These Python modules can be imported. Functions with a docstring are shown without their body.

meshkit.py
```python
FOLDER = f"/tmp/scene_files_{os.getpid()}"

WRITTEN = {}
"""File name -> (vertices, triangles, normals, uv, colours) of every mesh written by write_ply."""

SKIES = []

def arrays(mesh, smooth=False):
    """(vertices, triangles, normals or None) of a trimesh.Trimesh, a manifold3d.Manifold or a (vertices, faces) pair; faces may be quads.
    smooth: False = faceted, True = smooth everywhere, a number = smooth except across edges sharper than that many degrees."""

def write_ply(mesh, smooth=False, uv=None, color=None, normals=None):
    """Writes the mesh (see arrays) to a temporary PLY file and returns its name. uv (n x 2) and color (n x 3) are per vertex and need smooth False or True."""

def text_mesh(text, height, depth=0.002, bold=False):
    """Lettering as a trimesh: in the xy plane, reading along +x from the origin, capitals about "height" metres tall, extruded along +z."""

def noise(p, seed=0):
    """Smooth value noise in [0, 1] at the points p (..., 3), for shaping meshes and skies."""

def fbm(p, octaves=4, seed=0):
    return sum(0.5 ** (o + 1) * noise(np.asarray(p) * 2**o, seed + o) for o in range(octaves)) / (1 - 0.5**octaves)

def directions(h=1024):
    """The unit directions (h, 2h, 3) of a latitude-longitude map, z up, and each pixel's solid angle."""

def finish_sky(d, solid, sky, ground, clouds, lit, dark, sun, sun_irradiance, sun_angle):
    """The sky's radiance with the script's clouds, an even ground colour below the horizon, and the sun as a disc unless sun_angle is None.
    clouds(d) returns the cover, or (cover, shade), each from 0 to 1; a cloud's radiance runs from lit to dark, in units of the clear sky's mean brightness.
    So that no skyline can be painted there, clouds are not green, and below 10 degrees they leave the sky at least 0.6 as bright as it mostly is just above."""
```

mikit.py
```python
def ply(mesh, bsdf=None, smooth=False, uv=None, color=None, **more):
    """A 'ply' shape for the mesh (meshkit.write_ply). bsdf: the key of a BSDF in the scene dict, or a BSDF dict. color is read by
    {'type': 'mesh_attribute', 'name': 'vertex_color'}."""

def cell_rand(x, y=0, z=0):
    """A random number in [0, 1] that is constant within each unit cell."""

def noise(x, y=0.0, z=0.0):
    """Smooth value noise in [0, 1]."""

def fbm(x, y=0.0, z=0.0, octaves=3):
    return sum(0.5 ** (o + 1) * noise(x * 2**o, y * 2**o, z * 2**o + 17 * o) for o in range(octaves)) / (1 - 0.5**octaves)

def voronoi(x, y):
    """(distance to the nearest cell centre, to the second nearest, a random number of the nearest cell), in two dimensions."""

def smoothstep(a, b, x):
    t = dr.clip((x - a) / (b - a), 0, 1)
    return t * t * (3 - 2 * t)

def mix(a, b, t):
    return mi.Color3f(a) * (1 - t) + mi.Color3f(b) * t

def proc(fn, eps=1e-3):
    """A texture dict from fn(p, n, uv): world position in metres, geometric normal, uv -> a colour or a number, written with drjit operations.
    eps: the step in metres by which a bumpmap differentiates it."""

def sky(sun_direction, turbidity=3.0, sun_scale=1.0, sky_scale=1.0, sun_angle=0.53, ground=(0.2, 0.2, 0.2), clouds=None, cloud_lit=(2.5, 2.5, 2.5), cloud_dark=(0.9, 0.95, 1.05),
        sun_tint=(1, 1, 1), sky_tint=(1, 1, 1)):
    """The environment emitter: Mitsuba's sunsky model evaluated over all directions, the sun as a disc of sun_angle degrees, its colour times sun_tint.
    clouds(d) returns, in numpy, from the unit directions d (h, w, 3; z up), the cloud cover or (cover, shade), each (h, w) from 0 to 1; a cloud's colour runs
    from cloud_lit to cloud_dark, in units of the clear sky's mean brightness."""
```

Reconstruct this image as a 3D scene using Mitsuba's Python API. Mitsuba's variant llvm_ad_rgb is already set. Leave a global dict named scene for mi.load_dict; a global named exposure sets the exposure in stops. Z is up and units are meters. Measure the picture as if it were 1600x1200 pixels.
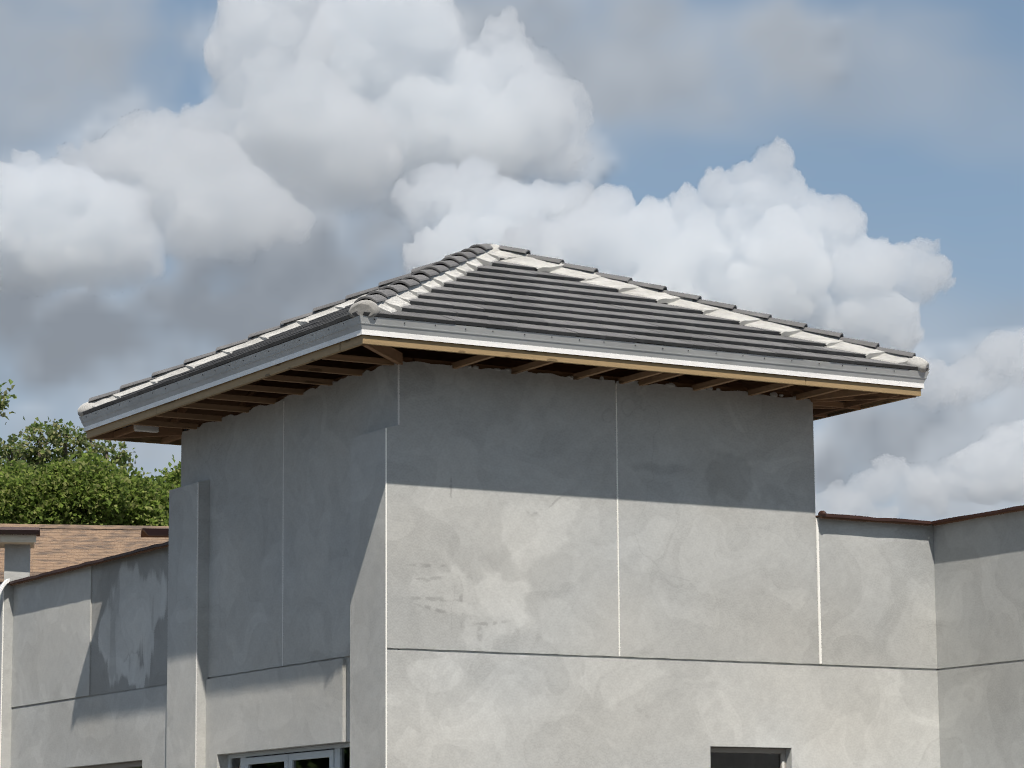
import math, random
import numpy as np, trimesh, drjit as dr, mitsuba as mi
import shapely
from shapely.geometry import Polygon
import mikit, meshkit
from mikit import proc, noise, fbm, voronoi, smoothstep, mix

scene, labels = {}, {}
T = mi.ScalarTransform4f

# ------------------------------------------------------------------ camera, light, exposure
CAM = np.array([-13.502, -25.313, 1.6])
YAW, PITCH, ROLL = 0.52811, 0.166814, -0.007536
fw = np.array([math.sin(YAW) * math.cos(PITCH), math.cos(YAW) * math.cos(PITCH), math.sin(PITCH)])
rt = np.array([math.cos(YAW), -math.sin(YAW), 0.0])
up = -math.sin(ROLL) * rt + math.cos(ROLL) * np.cross(rt, fw)
scene['camera'] = {'type': 'perspective', 'fov': 2 * math.degrees(math.atan(800 / 4716.12)), 'fov_axis': 'x', 'near_clip': 0.5, 'far_clip': 8000.0,
                   'to_world': T().look_at(origin=CAM.tolist(), target=(CAM + fw).tolist(), up=up.tolist())}
exposure = 1.9
SUN = (-0.27, -0.68, 1.0)


def smooth(a, b, x):
    t = np.clip((x - a) / (b - a), 0, 1)
    return t * t * (3 - 2 * t)


# cumulus puffs: (azimuth, elevation, half width, half height) in degrees
VEIL = [(32.18, 15.47, 4.43, 1.44), (29.81, 16.33, 3.69, 1.44), (35.93, 15.62, 2.46, 0.72), (21.95, 15.75, 2.83, 1.32),(21.11, 14.77, 2.46, 0.84)]
COLUMN = [(25.67, 16.07, 1.29, 1.32),(25.3, 14.99, 0.92, 0.84),(26.18, 14.52, 1.6, 1.2),(27.8, 15.85, 1.85, 1.55),(29.04, 14.05, 2.34, 1.32),(30.92, 14.04, 1.05, 0.96),(27.3, 13.56, 2.34, 0.96),(30.18, 15.25, 1.35, 0.96),(31.05, 14.76, 0.86, 0.72),(24.57, 13.9, 1.48, 0.84)]
LEFT = [(21.4, 12.63, 1.72, 1.02),(22.38, 12.17, 1.48, 0.96),(23.71, 13.76, 1.35, 0.78),(23.15, 14.05, 0.92, 0.66),(22.24, 13.37, 0.86, 0.6),(24.7, 12.82, 1.6, 1.08),(20.78, 13.09, 0.74, 0.54),(20.45, 11.89, 1.48, 0.96)]
FILL = [(24.45, 13.54, 1.85, 1.08),(25.69, 12.83, 2.09, 1.08),(23.45, 14.36, 1.11, 0.84)]
BASE = [(26.31, 11.75, 2.83, 1.2),(27.67, 12.36, 1.35, 0.84),(24.47, 10.88, 3.45, 1.08),(21.93, 10.24, 2.95, 1.08),(20.71, 10.94, 1.85, 1.08),(25.58, 10.53, 2.46, 0.96)]
RIGHT = [(28.92, 12.96, 0.98, 0.6),(28.29, 13.26, 0.62, 0.42),(30.53, 12.71, 1.35, 0.84),(31.64, 11.97, 1.6, 0.96),(33.38, 11.95, 1.48, 0.9),(34.25, 12.41, 0.98, 0.72),(35.13, 12.87, 0.74, 0.6),(35.41, 13.41, 0.59, 0.53),(36.22, 12.36, 1.05, 0.66),(37.06, 11.55, 0.98, 0.9),(38.16, 11.46, 0.62, 0.69),(37.03, 10.53, 1.05, 0.9),(34.22, 11.08, 2.71, 1.08),(29.78, 11.99, 1.6, 0.84)]
RIGHT_MAIN = [(31.64, 11.97, 1.6, 0.9),(33.38, 12.01, 1.48, 0.9),(34.25, 12.41, 0.98, 0.72),(35.13, 12.87, 0.74, 0.6),(35.36, 13.45, 0.52, 0.53),(36.28, 12.36, 0.98, 0.66),(37.06, 11.55, 0.92, 0.84),(38.03, 11.46, 0.59, 0.67),(37.03, 10.59, 0.92, 0.78),(34.22, 11.08, 2.46, 1.02)]
RIGHT_LOBE = [(28.92, 12.9, 0.92, 0.57),(28.36, 13.23, 0.49, 0.36),(29.91, 12.72, 1.11, 0.72),(30.9, 12.59, 0.98, 0.72),(29.78, 11.87, 1.6, 0.84)]
LEFT_NEAR = [(21.4, 12.63, 1.6, 0.96),(22.38, 12.11, 1.29, 0.9),(20.78, 13.09, 0.74, 0.54),(20.45, 11.89, 1.48, 0.96)]
LEFT_FAR = [(23.71, 13.7, 1.35, 0.78),(23.15, 14.05, 0.86, 0.6),(22.24, 13.37, 0.86, 0.6),(24.7, 12.82, 1.48, 0.96),(24.09, 12.93, 1.35, 0.84)]
COLUMN_NEAR = [(25.61, 16.07, 1.17, 1.26),(25.24, 14.99, 0.86, 0.84),(26.18, 14.52, 1.42, 1.14),(24.69, 14.02, 1.11, 0.84),(26.8, 13.56, 1.35, 0.84)]
COLUMN_FAR = [(27.8, 15.97, 1.72, 1.55),(29.04, 14.05, 2.22, 1.26),(30.85, 13.98, 0.98, 0.9),(27.3, 13.56, 2.22, 0.9),(30.05, 15.25, 1.35, 0.96),(30.99, 14.76, 0.86, 0.72)]
LOWER = [(39.54, 9.49, 1.17, 0.78),(40.27, 9.82, 0.98, 0.6),(37.81, 8.1, 2.09, 0.96),(38.75, 7.23, 2.22, 0.96),(36.7, 7.28, 1.23, 0.72),(39.86, 8.28, 1.35, 1.08),(37.6, 9.31, 0.98, 0.72)]
GREYR = [(36.98, 8.6, 1.17, 0.84),(36.35, 7.77, 0.74, 0.72),(38.08, 8.93, 0.86, 0.6)]
PALER = [(38.45, 9.4, 0.74, 0.54),(39.96, 7.91, 1.11, 0.72),(36.7, 7.04, 0.98, 0.42),(39.18, 9.56, 0.74, 0.54),(40.03, 9.83, 0.74, 0.6),(37.79, 7.49, 0.98, 0.48),(39.24, 7.7, 1.11, 0.48),(36.58, 7.28, 0.62, 0.36)]
LOWLEFT = [(22.78, 9.53, 0.86, 0.66),(21.24, 8.43, 1.85, 0.54),(23.53, 8.46, 1.48, 0.72)]


def clouds(d):
    az, el = np.degrees(np.arctan2(d[..., 0], d[..., 1])), np.degrees(np.arcsin(np.clip(d[..., 2], -1, 1)))
    # the rest of the sky: broken cumulus of the same kind, seen on a flat layer
    q = np.stack([d[..., 0], d[..., 1], 0 * el], -1) / (d[..., 2:] + 0.12)
    n = meshkit.fbm(q * 1.6, 5, 11)
    cover = smooth(0.47, 0.62, n)
    shade = np.clip(0.25 + 1.6 * (n - 0.52) + 0.5 * (meshkit.fbm(q * 3.1, 3, 5) - 0.5), 0, 0.9)
    win = (np.abs(az - 30.3) < 24) & (el > -1) & (el < 24)
    r, c = np.nonzero(win)
    r0, r1, c0, c1 = r.min(), r.max() + 1, c.min(), c.max() + 1
    A, E = az[r0:r1, c0:c1], el[r0:r1, c0:c1]
    p = np.stack([A, E, 0 * A], -1)
    warp = [1.1 * (meshkit.fbm(p * 0.75, 4, s) - 0.5) + 0.5 * (meshkit.fbm(p * 2.3, 2, s + 40) - 0.5) for s in (3, 9)]

    def field(puffs, amp, s):
        rng = random.Random(s)
        x, y = A + warp[0] * 0.8, E + warp[1] * 0.8
        every = []
        for pa, pe, w, h in puffs:                       # each puff carries smaller heads around its upper rim
            every.append((pa, pe, w, h, 0.0))
            for k in range(9):
                t, m = math.radians(rng.uniform(-35, 215)), rng.uniform(0.22, 0.46)
                every.append((pa + 0.78 * w * math.cos(t), pe + 0.78 * h * math.sin(t), m * (w + h) / 2, m * (w + h) / 2, 0.35))
        f, top = np.full(A.shape, -3.0), np.zeros(A.shape)
        for pa, pe, w, h, up in every:
            r2 = ((x - pa) / w) ** 2 + ((y - pe) / h) ** 2
            f = np.logaddexp(f * 8, (1 - np.sqrt(r2)) * min(w, h) * 8) / 8
            top = np.logaddexp(top * 7, (up + min(w, h) * np.sqrt(np.clip(1 - r2, 0, 1))) * 7 - 40 * np.clip(r2 - 1, 0, 1)) / 7
        n = meshkit.fbm(np.stack([0.83 * A + 0.56 * E, 0.83 * E - 0.56 * A, 0 * A + s], -1) * 0.9, 4, s) - 0.5
        return f + amp * n, top + 0.5 * amp * n

    C = 0.14 + 0.50 * smooth(0.30, 0.65, meshkit.fbm(p * np.array([0.16, 0.40, 1]), 4, 21))
    S = 0.62 + 0.5 * (meshkit.fbm(p * 0.3, 3, 8) - 0.5)
    C *= 1 - 0.45 * np.exp(-(((A - 39.0) / 4.2) ** 2 + ((E - 12.6) / 2.2) ** 2)) - 0.0
    for puffs, amp, soft, dense, base, relief, flat, s in LAYERS:
        f, top = field(puffs, amp, s)
        a = smooth(0.0, soft, f) * dense
        gy, gx = np.gradient(top)
        lit = gy * 0.9 - gx * 0.35                       # rows run downwards, columns from right to left
        sh = base + flat * smooth(0.1, 1.2, f) - relief * lit
        sh = np.clip(sh + 0.22 * (meshkit.fbm(p * 0.9, 3, s + 60) - 0.5), 0, 1)
        S = np.where(C + a > 1e-6, (S * C * (1 - a) + sh * a) / np.maximum(C * (1 - a) + a, 1e-6), S)
        C = C * (1 - a) + a
    inner = smooth(24, 17, np.abs(A - 30.3)) * smooth(24, 19, E)
    cover[r0:r1, c0:c1] = cover[r0:r1, c0:c1] * (1 - inner) + C * inner
    shade[r0:r1, c0:c1] = shade[r0:r1, c0:c1] * (1 - inner) + S * inner
    return cover, shade

# puffs, roughness, edge, density, shade, relief, darker inside, seed
LAYERS = [(VEIL, 0.9, 1.2, 0.80, 0.60, 0.6, 0.1, 1),
          (LOWLEFT, 0.9, 1.0, 0.75, 0.58, 1.0, 0.1, 5),
          (COLUMN, 0.8, 0.8, 0.90, 0.36, 1.2, 0.12, 2),
          (LEFT, 0.7, 0.8, 0.9, 0.32, 1.2, 0.2, 3),
          (FILL, 0.9, 0.7, 0.9, 0.42, 1.4, 0.1, 10),
          (BASE, 0.9, 0.8, 0.95, 0.82, 1.5, 0.18, 4),
          (LOWER, 0.9, 0.6, 0.93, 0.46, 1.4, 0.12, 6),
          (GREYR, 0.9, 0.8, 0.85, 0.85, 1.0, 0.1, 8)]



scene['sky'] = mikit.sky(SUN, turbidity=3.0, sky_scale=0.85, sun_tint=(0.905, 0.99, 1.15), sky_tint=(1.12, 1.03, 0.89), cloud_lit=(2.62, 2.80, 3.00), cloud_dark=(0.92, 1.03, 1.18), clouds=clouds, ground=(0.12, 0.115, 0.11))

# ------------------------------------------------------------------ materials


def principled(color, rough=0.8, spec=0.3, **more):
    c = {'type': 'rgb', 'value': list(color)} if isinstance(color, (tuple, list)) else color
    return {'type': 'principled', 'base_color': c, 'roughness': rough, 'specular': spec, **more}


def mat(key, d, bump=None, height=0.002, eps=0.004):
    if bump is not None:
        d = {'type': 'bumpmap', 'arbitrary': {**proc(bump, eps)}, 'scale': height, 'bsdf': d}
    scene[key] = {'type': 'twosided', 'bsdf': d}
    return key


def blot(x, z, cx, cz, rx, rz, soft=0.25):
    r = dr.sqrt(dr.square((x - cx) / rx) + dr.square((z - cz) / rz))
    return 1 - smoothstep(1 - soft, 1 + soft, r)


def lump(v):
    return v[0], v[1], v[2]


def stucco_base(p):
    """Steel-trowelled cement stucco: large clouds of tone, trowel lobes with edges, fine grain."""
    x, y, z = lump(p)
    wx, wz = fbm(x * 1.7, y * 1.7, z * 1.7, 2) - 0.5, fbm(x * 1.7 + 9, y * 1.7, z * 1.7, 2) - 0.5
    u, w = x + y + 0.9 * wx, z + 0.9 * wz
    big = fbm(x * 0.55, y * 0.55, z * 0.7, 2)
    mid = fbm(u * 1.6, y * 0.3, w * 1.9, 3)
    lobes = smoothstep(0.50, 0.525, fbm(u * 1.15 + 3, w * 1.3, 5.0, 3)) * 0.5 + smoothstep(0.55, 0.58, fbm(u * 2.2 + 7, w * 2.0, 2.0, 2)) * 0.5
    fine = fbm(x * 13, y * 13, z * 9, 2)
    grit = noise(x * 75, y * 75, z * 75)
    _, _, cell = voronoi(u * 1.25 + 40, w * 1.25 + 40)             # each sweep of the trowel has its own direction
    ang = cell * 6.283
    sweep = noise(26 * (u * dr.sin(ang) - w * dr.cos(ang)), 3.2 * (u * dr.cos(ang) + w * dr.sin(ang)), cell * 50)
    crack = (1 - smoothstep(0.0, 0.006, dr.abs(fbm(x * 0.9 + y * 0.9, z * 0.9, 33.0, 4) - 0.47))) * smoothstep(0.60, 0.66, fbm(x * 0.7 + 9, y * 0.7, z * 0.7, 2))
    tone = 1 + 0.20 * (big - 0.5) + 0.17 * (mid - 0.5) + 0.13 * (lobes - 0.4) + 0.09 * (fine - 0.5) + 0.14 * (grit - 0.5) + 0.06 * (sweep - 0.5) - 0.08 * crack
    tint = fbm(x * 0.8 + 4, y * 0.8, z * 0.8 + 11, 2) - 0.5
    return tone, tint


def stucco_color(level, tone, tint):
    return mi.Color3f(level * tone * (0.98 + 0.06 * tint), level * tone * (1.01 + 0.01 * tint), level * tone * (0.998 - 0.06 * tint))


def stucco_plain(p, n, uv):
    tone, tint = stucco_base(p)
    return stucco_color(STUCCO, tone, tint)


def stucco_front(p, n, uv):
    """Front wall: plain stucco plus the sanded repair, gouges and patch rings seen on it."""
    x, y, z = lump(p)
    tone, tint = stucco_base(p)
    jx = (fbm(x * 5, z * 5, 3.0, 3) - 0.5) * 0.34
    jz = (fbm(x * 5 + 20, z * 5, 7.0, 3) - 0.5) * 0.34
    X, Z = x + jx, z + jz
    pale = dr.maximum(blot(X, Z, 0.52, 4.47, 0.40, 0.20, 0.12), dr.maximum(blot(X, Z, 1.12, 4.36, 0.34, 0.30, 0.12), blot(X, Z, 0.86, 4.12, 0.20, 0.22, 0.12)))
    pale = dr.maximum(pale, 0.8 * dr.maximum(blot(X, Z, 1.45, 5.08, 0.26, 0.34, 0.15), blot(X, Z, 1.75, 5.25, 0.22, 0.16, 0.2)))
    grey = dr.maximum(blot(X, Z, 0.95, 4.78, 0.34, 0.20, 0.2), 0.8 * blot(X, Z, 1.68, 4.72, 0.30, 0.26, 0.15))
    grey = dr.maximum(grey, 0.8 * blot(X, Z, 0.86, 4.23, 0.10, 0.22, 0.2))
    jx, jz = (noise(x * 23, z * 23, 1.0) - 0.5) * 0.016, (fbm(x * 9, z * 9, 4.0, 2) - 0.5) * 0.020
    a, c = x + jx, z + jz
    gouge = mi.Float(0)
    for cx, cz, rx, rz, tilt in ((0.36, 4.70, 0.22, 0.017, 0.05), (0.31, 4.565, 0.17, 0.022, 0.12), (0.40, 4.375, 0.29, 0.020, 0.0), (0.36, 4.285, 0.16, 0.020, -0.2),
                                 (0.68, 4.31, 0.018, 0.18, 0.0), (1.00, 4.17, 0.18, 0.018, 0.12), (0.88, 4.05, 0.03, 0.08, 0.0), (0.575, 5.46, 0.012, 0.10, 0.0), (1.74, 5.39, 0.09, 0.014, 0.75), (1.5, 5.30, 0.08, 0.07, 0.0)):
        gouge = dr.maximum(gouge, blot(a, c - tilt * (a - cx), cx, cz, rx, rz, 0.5))
    rr = dr.sqrt(dr.square((X * 0.3 + x * 0.7 - 0.39) / 0.33) + dr.square((Z * 0.3 + z * 0.7 - 3.66) / 0.19))
    disc = 1 - smoothstep(0.9, 1.0, rr)
    low = 1 - smoothstep(3.86, 3.90, z)
    stain = low * smoothstep(0.50, 0.56, fbm(x * 1.6 + 2, z * 2.2, 1.0, 3)) * smoothstep(3.30, 3.62, z + 0.5 * (fbm(x * 2, z * 2, 8.0, 2) - 0.5))
    smudge = dr.maximum(blot(X, Z, 3.86, 5.78, 0.26, 0.24, 0.15), dr.maximum(blot(a, Z * 0.3 + z * 0.7, 3.0, 5.80, 0.34, 0.05, 0.5), 0.7 * blot(X, Z, 4.45, 5.6, 0.22, 0.10, 0.3)))
    smudge = dr.maximum(smudge, 0.6 * blot(X, Z, 2.75, 3.42, 0.05, 0.09, 0.3))
    k = 1 + 0.13 * pale - 0.08 * grey - 0.25 * gouge * smoothstep(0.25, 0.65, noise(x * 19, z * 26, 2.0)) + 0.16 * low + 0.05 * disc * low - 0.10 * stain * (1 - disc) - 0.15 * smudge
    return stucco_color(STUCCO, tone * k, tint)


def stucco_wet(p, n, uv):
    """The darker, newer panel on the left wing with a pale trowelled-over patch that runs down in tongues."""
    x, y, z = lump(p)
    tone, tint = stucco_base(p)
    jy = (fbm(y * 4.5, z * 1.1, 3.0, 3) - 0.5) * 0.36
    jz = (fbm(y * 6, z * 2.0, 7.0, 3) - 0.5) * 0.40
    Y, Z = y + jy, z + jz
    pale = mi.Float(0)
    for cy, cz, ry, rz in ((6.55, 4.95, 0.50, 0.33), (5.85, 4.92, 0.36, 0.32), (6.55, 4.55, 0.62, 0.36), (6.85, 4.25, 0.22, 0.34), (6.35, 4.05, 0.42, 0.17), (5.92, 4.35, 0.12, 0.42), (7.15, 4.6, 0.2, 0.3)):
        pale = dr.maximum(pale, blot(Y, Z, cy, cz, ry, rz, 0.14))
    streak = smoothstep(0.60, 0.66, fbm(y * 7, z * 1.3, 2.0, 2)) * 0.7
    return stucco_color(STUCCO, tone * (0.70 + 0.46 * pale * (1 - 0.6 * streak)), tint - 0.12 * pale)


def stucco_bump(p, n, uv):
    x, y, z = lump(p)
    return fbm(x * 7, y * 7, z * 7, 3) + 0.35 * noise(x * 55, y * 55, z * 55)


def wood_fn(level, along):
    def f(p, n, uv):
        x, y, z = lump(p)
        a, b = (x, y) if along == 'x' else (y, x)
        ring = fbm(a * 1.1, b * 26, z * 42, 3)
        knot = smoothstep(0.80, 0.86, noise(a * 4.0, b * 6, z * 14))
        g = (0.80 + 0.42 * ring) * (1 - 0.45 * knot) * (0.92 + 0.16 * noise(a * 0.6, 3.0, z * 0.2))
        return mi.Color3f(level[0] * g, level[1] * g * (1 - 0.06 * ring), level[2] * g * (1 - 0.12 * ring))
    return f


def tile_fn(level):
    def f(p, n, uv):
        x, y, z = lump(p)
        g = 0.84 + 0.22 * fbm(x * 6, y * 6, z * 6, 3) + 0.16 * (noise(x * 70, y * 70, z * 70) - 0.5) + 0.10 * (fbm(x * 1.1, y * 1.1, 2.0, 2) - 0.5)
        dust = smoothstep(0.62, 0.78, fbm(x * 9 + 5, y * 9, z * 9, 3))
        return mi.Color3f(level * g * 0.985 + 0.03 * dust, level * g + 0.03 * dust, level * g * 1.03 + 0.03 * dust)
    return f


def mortar_fn(p, n, uv):
    x, y, z = lump(p)
    g = 0.72 + 0.46 * fbm(x * 5, y * 5, z * 5, 4) + 0.12 * (noise(x * 60, y * 60, z * 60) - 0.5)
    return mi.Color3f(MORTAR * g * 0.98, MORTAR * g * 0.99, MORTAR * 0.965 * g)


def mortar_grey_fn(p, n, uv):
    x, y, z = lump(p)
    g = 0.66 + 0.6 * fbm(x * 9, y * 9, z * 9, 4) + 0.12 * (noise(x * 60, y * 60, z * 60) - 0.5)
    return mi.Color3f(0.27 * g, 0.27 * g, 0.26 * g)


def metal_fn(c, streak):
    def f(p, n, uv):
        x, y, z = lump(p)
        g = 1 - streak * smoothstep(0.45, 0.75, fbm(x * 2.5 + y * 2.5, z * 6, 2.0, 3)) + 0.05 * (noise(x * 30, y * 30, z * 30) - 0.5)
        return mi.Color3f(c[0] * g, c[1] * g, c[2] * g)
    return f


STUCCO, MORTAR = 0.405, 0.43
mat('stucco', principled(proc(stucco_plain), 0.9, 0.2), stucco_bump, 0.0035)
mat('stucco_marked', principled(proc(stucco_front), 0.9, 0.2), stucco_bump, 0.0035)
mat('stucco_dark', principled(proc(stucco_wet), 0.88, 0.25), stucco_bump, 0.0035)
mat('bead_white', principled((0.80, 0.80, 0.77), 0.5, 0.4))
mat('bead_grey', principled((0.64, 0.64, 0.63), 0.5, 0.4))
mat('pine_x', principled(proc(wood_fn((0.31, 0.232, 0.130), 'x')), 0.7, 0.3))
mat('pine_y', principled(proc(wood_fn((0.31, 0.235, 0.140), 'y')), 0.7, 0.3))
mat('lookout_x', principled(proc(wood_fn((0.30, 0.200, 0.125), 'x')), 0.8, 0.2))
mat('lookout_y', principled(proc(wood_fn((0.30, 0.200, 0.125), 'y')), 0.8, 0.2))
mat('pine_red_x', principled(proc(wood_fn((0.24, 0.150, 0.092), 'x')), 0.8, 0.2))  # darker than the lookouts: some of the under-eave shade is in this colour
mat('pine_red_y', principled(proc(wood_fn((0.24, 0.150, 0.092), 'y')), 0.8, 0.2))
mat('plywood', principled(proc(wood_fn((0.22, 0.138, 0.085), 'x')), 0.85, 0.2))
for i, l in enumerate((0.112, 0.124, 0.138, 0.100)):
    mat(f'tile_grey_{i}', principled(proc(tile_fn(l)), 0.75, 0.3))
mat('mortar_white', principled(proc(mortar_fn), 0.9, 0.2))
mat('mortar_grey', principled(proc(mortar_grey_fn), 0.9, 0.2))
mat('closure_metal', principled(proc(metal_fn((0.42, 0.44, 0.45), 0.10)), 0.5, 0.5))
mat('flange_metal', principled(proc(metal_fn((0.76, 0.77, 0.77), 0.08)), 0.45, 0.5))
mat('screw_steel', principled((0.05, 0.05, 0.055), 0.5, 0.5))
mat('brown_metal', principled(proc(metal_fn((0.050, 0.022, 0.016), 0.3)), 0.55, 0.4))
mat('brown_wood', principled(proc(wood_fn((0.14, 0.075, 0.045), 'y')), 0.8, 0.2))
mat('maroon_metal', principled(proc(metal_fn((0.055, 0.030, 0.032), 0.2)), 0.5, 0.4))
mat('soffit_cream', principled((0.62, 0.56, 0.45), 0.8, 0.2))
mat('aluminium', principled(proc(metal_fn((0.50, 0.55, 0.58), 0.06)), 0.45, 0.5))
mat('frame_bronze', principled((0.30, 0.285, 0.265), 0.5, 0.4))
mat('paper_white', principled((0.66, 0.66, 0.64), 0.8, 0.2))
mat('plasterboard', principled((0.45, 0.45, 0.44), 0.9, 0.1))
scene['pane_glass'] = {'type': 'thindielectric', 'int_ior': 1.5, 'specular_transmittance': {'type': 'rgb', 'value': [0.30, 0.33, 0.36]}}


def ground_fn(p, n, uv):
    x, y, z = lump(p)
    a, b = fbm(x * 0.12, y * 0.12, 1.0, 3), fbm(x * 1.4, y * 1.4, 2.0, 3)
    g = 0.75 + 0.35 * a + 0.25 * (b - 0.5) + 0.2 * (noise(x * 40, y * 40, 1.0) - 0.5)
    return mi.Color3f(0.125 * g, 0.120 * g, 0.111 * g)


mat('compacted_gravel', principled(proc(ground_fn), 0.95, 0.1))

# ------------------------------------------------------------------ helpers


def put(key, mesh, bsdf, smooth_=False, **more):
    base, k = key, 1
    while key in scene:
        key = f'{base}_{k:03d}'
        k += 1
    scene[key] = mikit.ply(mesh, bsdf, smooth_, **more)
    return key


def tag(key, **p):
    labels[key] = p


def cat(ms):
    return trimesh.util.concatenate(ms)


def cbox(x0, x1, y0, y1, z0, z1, c=0.004):
    """A box with chamfered edges."""
    c = min(c, (x1 - x0) * 0.3, (y1 - y0) * 0.3, (z1 - z0) * 0.3)
    pts = []
    for a, sx in ((x0, 1), (x1, -1)):
        for b, sy in ((y0, 1), (y1, -1)):
            for d, sz in ((z0, 1), (z1, -1)):
                pts += [(a, b + sy * c, d + sz * c), (a + sx * c, b, d + sz * c), (a + sx * c, b + sy * c, d)]
    return trimesh.convex.convex_hull(np.array(pts))


def hull(pts):
    return trimesh.convex.convex_hull(np.array(pts, float))


def bar(a, b, w, h, upv=(0, 0, 1)):
    """A board from a to b, w wide across and h high."""
    a, b = np.asarray(a, float), np.asarray(b, float)
    t = (b - a) / np.linalg.norm(b - a)
    s = np.cross(t, upv)
    s /= np.linalg.norm(s)
    v = np.cross(s, t)
    return hull([p + i * w / 2 * s + j * h / 2 * v for p in (a, b) for i in (-1, 1) for j in (-1, 1)])


def slab_xz(poly, y0, y1):
    """A polygon in x, z with thickness from y0 to y1."""
    m = trimesh.creation.extrude_polygon(poly, y1 - y0, engine='earcut')
    v = m.vertices
    return trimesh.Trimesh(np.stack([v[:, 0], y1 - v[:, 2], v[:, 1]], 1), m.faces, process=False)


def slab_yz(poly, x0, x1):
    m = trimesh.creation.extrude_polygon(poly, x1 - x0, engine='earcut')
    v = m.vertices
    return trimesh.Trimesh(np.stack([x0 + v[:, 2], v[:, 0], v[:, 1]], 1), m.faces, process=False)


def rect(a0, a1, b0, b1):
    return shapely.box(a0, b0, a1, b1)


def ragged(a0, a1, b, amp, step, seed):
    rng = random.Random(seed)
    n = max(2, int((a1 - a0) / step))
    return [(a0 + (a1 - a0) * i / n, b + (rng.uniform(-amp, amp) if 0 < i < n else 0)) for i in range(n + 1)]


rng = random.Random(7)

# ------------------------------------------------------------------ setting
g = trimesh.creation.box((3000, 3000, 0.4))
g.apply_translation((0, 0, -0.2))
put('ground', g, 'compacted_gravel')
tag('ground', label='bare compacted gravel lot around the unfinished building', kind='structure')

# ------------------------------------------------------------------ cumulus clouds: real volumes of droplets, 2.6 km away
AZ0, FAR = math.radians(30.3), 2600.0
F0, R0 = np.array([math.sin(AZ0), math.cos(AZ0), 0]), np.array([math.cos(AZ0), -math.sin(AZ0), 0])
for k, sigma in (('dense', 0.040), ('thin', 0.023)):
    scene[f'droplets_{k}'] = {'type': 'homogeneous', 'albedo': {'type': 'rgb', 'value': [0.958, 0.980, 1.0]}, 'sigma_t': sigma, 'phase': {'type': 'hg', 'g': 0.35}}  # bluish albedo stands in for airlight between camera and cloud
scene['cloud_edge'] = {'type': 'null'}


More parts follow.
